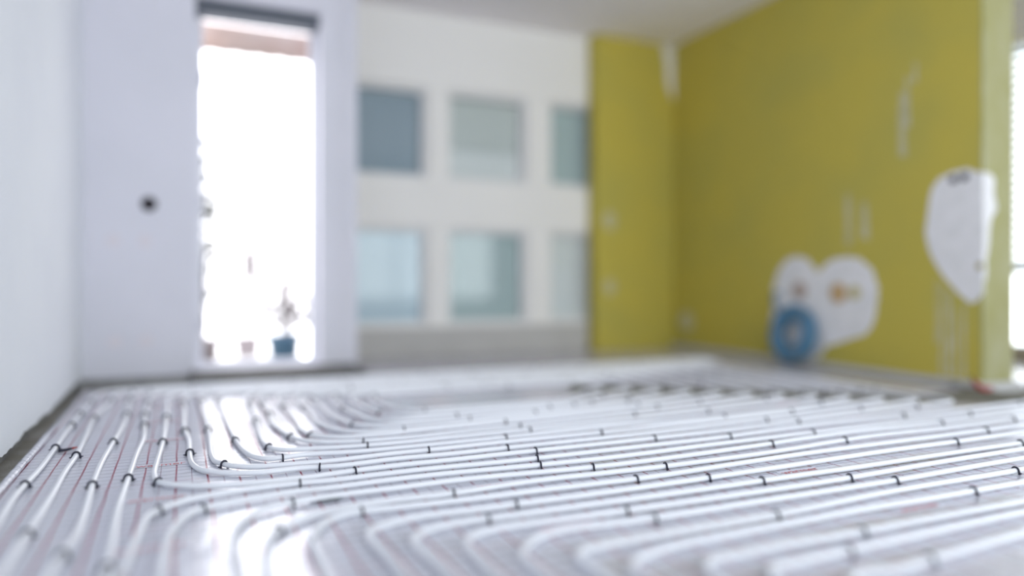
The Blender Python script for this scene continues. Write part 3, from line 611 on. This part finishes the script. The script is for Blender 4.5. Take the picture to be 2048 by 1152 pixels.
# printed words
cu = bpy.data.curves.new('print_text', 'FONT'); cu.body = 'warmer'; cu.size = .052
tmp = bpy.data.objects.new('print_text', cu); COL.objects.link(tmp)
bpy.context.view_layer.update()
dg = bpy.context.evaluated_depsgraph_get(); tm = tmp.evaluated_get(dg).to_mesh()
base_v = [v.co.copy() for v in tm.vertices]; base_f = [tuple(p.vertices) for p in tm.polygons]
tmp.evaluated_get(dg).to_mesh_clear(); bpy.data.objects.remove(tmp)
wid = max(v.x for v in base_v)
spots = [(-.155 + 1.034 * i, 2.495 - .285 * i + .46 * j) for i in range(5) for j in range(-4, 5)]
for sx, sy in spots:
    if not (-.2 < sx < 4.0 and 1.0 < sy < 4.4) or any(gapc(sx + a, sy) for a in (0, .1, .2)): continue
    tb, bb = bmesh.new(), bmesh.new()
    vv = [tb.verts.new((sx + v.x, sy + v.y, hgt(sx + v.x, sy + v.y) + .0016)) for v in base_v]
    for f in base_f:
        try: tb.faces.new([vv[i] for i in f])
        except ValueError: pass
    q = [[bb.verts.new((sx - .01 + (wid + .02) * a / 10, sy - .009 + .05 * b / 4, hgt(sx - .01 + (wid + .02) * a / 10, sy - .009 + .05 * b / 4) + .0009)) for b in range(5)] for a in range(11)]
    for a in range(10):
        for b in range(4): bb.faces.new((q[a][b], q[a + 1][b], q[a + 1][b + 1], q[a][b + 1]))
    pf = obj('print_field', bb, M['print_box'], foil, True)
    lt = obj('printed_word', tb, M['print'], pf); lt['label'] = 'red printed lettering'

# ================================================================ pipes and clips
ORD = ['', 'first', 'second', 'third', 'fourth', 'fifth', 'sixth', 'seventh', 'eighth', 'ninth', 'tenth', 'eleventh', 'twelfth', 'thirteenth', 'fourteenth', 'fifteenth', 'sixteenth', 'seventeenth', 'eighteenth', 'nineteenth', 'twentieth', 'twentyfirst', 'twentysecond']
def desc(k):
    n = int(k[1:])
    if k[0] == 'B': return 'white pipe bending toward the camera, %s row down from the parting' % ORD[n]
    if n <= 4: return '%s straight white pipe from the left wall' % ORD[n]
    return 'white pipe bending away to the back, %s row up from the parting' % ORD[n - 4]
def label(k):
    n = int(k[1:])
    if k[0] == 'B': return desc(k)
    if n <= 4: return desc(k) + ' running to the back'
    return desc(k)
R_P = .0095
curves = {}
for k, p in PIPES.items():
    n = int(k[1:]); closed = k[0] == 'A' and n >= 5
    pts = spline(p, .03, closed)
    rnd = sum(map(ord, k)) * 3.1
    q = []
    for i, v in enumerate(pts):
        lift = .0105 + .0015 * (noise.noise(Vector((v.x * 1.3, v.y * 1.3, rnd))) + .3)
        q.append(Vector((v.x, v.y, lift)))
    bm = bmesh.new(); tube(bm, q, R_P, 14, closed)
    bmesh.ops.recalc_face_normals(bm, faces=bm.faces)
    o = obj('heating_pipe', bm, M['pipe'], None, True)
    tag(o, label(k), 'pipe', 'white heating pipes laid on the foil')
    curves[k] = q

bm = bmesh.new()
# one clip, pipe along local x, legs in the local yz plane
rc = R_P + .0030
arch = [Vector((0, -rc - .001, -.022)), Vector((0, -rc - .0008, -.006))] + [Vector((0, -rc * math.cos(a), rc * math.sin(a))) for a in [math.pi * t / 12 for t in range(13)]] + [Vector((0, rc + .0008, -.006)), Vector((0, rc + .001, -.022))]
tube(bm, arch, .0032, 8, rz=1.2)
for s in (-1, 1):
    tube(bm, [Vector((0, s * rc, -.003)), Vector((0, s * (rc + .006), -.0065)), Vector((0, s * (rc + .011), -.0062))], [.003, .0028, .0018], 8)
    tube(bm, [Vector((0, s * (rc + .0009), -.022)), Vector((0, s * (rc + .0009), -.026))], [.002, .0004], 8)
bmesh.ops.recalc_face_normals(bm, faces=bm.faces)
proto = None; meshd = bpy.data.meshes.new('pipe_clip'); bm.to_mesh(meshd); bm.free()
for f in meshd.polygons: f.use_smooth = True
meshd.materials.append(M['black'])
per = {}
for cx, cy in CLIPS:
    best = None
    for k, q in curves.items():
        for i, v in enumerate(q):
            d2 = (v.x - cx) ** 2 + (v.y - cy) ** 2
            if best is None or d2 < best[0]: best = (d2, k, i)
    if best[0] > .08 ** 2: continue
    per.setdefault(best[1], set()).add(best[2])
# further clips where the picture is too soft to read them, at the same spacing
for k, q in curves.items():
    have = per.setdefault(k, set()); n = int(k[1:])
    L_ = 0; last = 0
    for i in range(1, len(q)):
        L_ += (q[i] - q[i - 1]).length
        x, y = q[i].x, q[i].y
        far = y > 4.05 or (k[0] == 'A' and x > 2.2 and y > 3.2)
        near = y < 1.35 and x < 1.6
        if L_ > .85 + .25 * ((i * 7 + n * 5) % 5) / 5 and (far or near) and y > 1.1 and all(abs(i - h) > 9 for h in have):
            have.add(i); L_ = 0
for k, s_ in per.items():
    q = curves[k]
    order = sorted(s_, key=lambda i: i)
    if k[0] == 'B' or int(k[1:]) <= 4: pass
    merged = []
    for i in order:
        if merged and abs(i - merged[-1]) < 3: continue
        merged.append(i)
    for c_, i in enumerate(merged, 1):
        a, b = q[i - 1], q[(i + 1) % len(q)]
        ang = math.atan2(b.y - a.y, b.x - a.x)
        o = bpy.data.objects.new('pipe_clip', meshd); COL.objects.link(o)
        o.location = q[i]; o.rotation_euler = (random.uniform(-.05, .05), 0, ang + random.uniform(-.12, .12))
        n = int(k[1:])
        if k[0] == 'B': w_ = 'near end of the white pipe, %s row below the parting' % ORD[n]
        elif n <= 4: w_ = 'near end of the %s straight pipe beside the left wall' % ORD[n]
        else: w_ = 'left bend of the white pipe, %s row above the parting' % ORD[n - 4]
        tag(o, 'black clip %s from the %s' % (ORD[c_], w_), 'clip', 'black clips pinning the pipes')

# small loose bits on the foil; the grey flakes stand in for dark wrinkles
t = thing('plastic_splinter', 'dark plastic splinter with reddish tip beside a clip near the left wall', 'debris', (-.43, 3.345, .004))
bm = bmesh.new(); tube(bm, [Vector((-.015, 0, .003)), Vector((.012, .004, .004)), Vector((.03, .012, .006))], [.006, .006, .005], 8); obj('shaft', bm, M['black'], t, True)
bm = bmesh.new(); tube(bm, [Vector((.03, .012, .006)), Vector((.05, .020, .008))], [.005, .002], 8); obj('tip', bm, M['red'], t, True)
for (x, y, a, sx, sy, lab) in ((.405, 2.278, .1, .05, .028, 'dull silver foil scrap on the sheet by the lower left bends'),
                               (1.30, 2.60, .2, .06, .02, 'small grey flake for a dark foil wrinkle under the rows left of the middle'),
                               (1.66, 1.985, .1, .07, .022, 'grey flake for a dark foil wrinkle between two rows right of the middle')):
    bm = bmesh.new(); k = 14
    ps = [bm.verts.new((sx * math.cos(2 * math.pi * i / k) * (1 + .3 * noise.noise(Vector((i, x, 0)))), sy * math.sin(2 * math.pi * i / k) * (1 + .3 * noise.noise(Vector((i, y, 3)))), .001 + .006 * abs(math.sin(i * 1.3)))) for i in range(k)]
    c0 = bm.verts.new((0, 0, .004))
    for i in range(k): bm.faces.new((c0, ps[i], ps[(i + 1) % k]))
    o = obj('foil_flake', bm, M['scrap'], None, loc=(x, y, .0015)); o.rotation_euler = (0, 0, a)
    so = o.modifiers.new('thickness', 'SOLIDIFY'); so.thickness = .0006
    tag(o, lab, 'scrap')
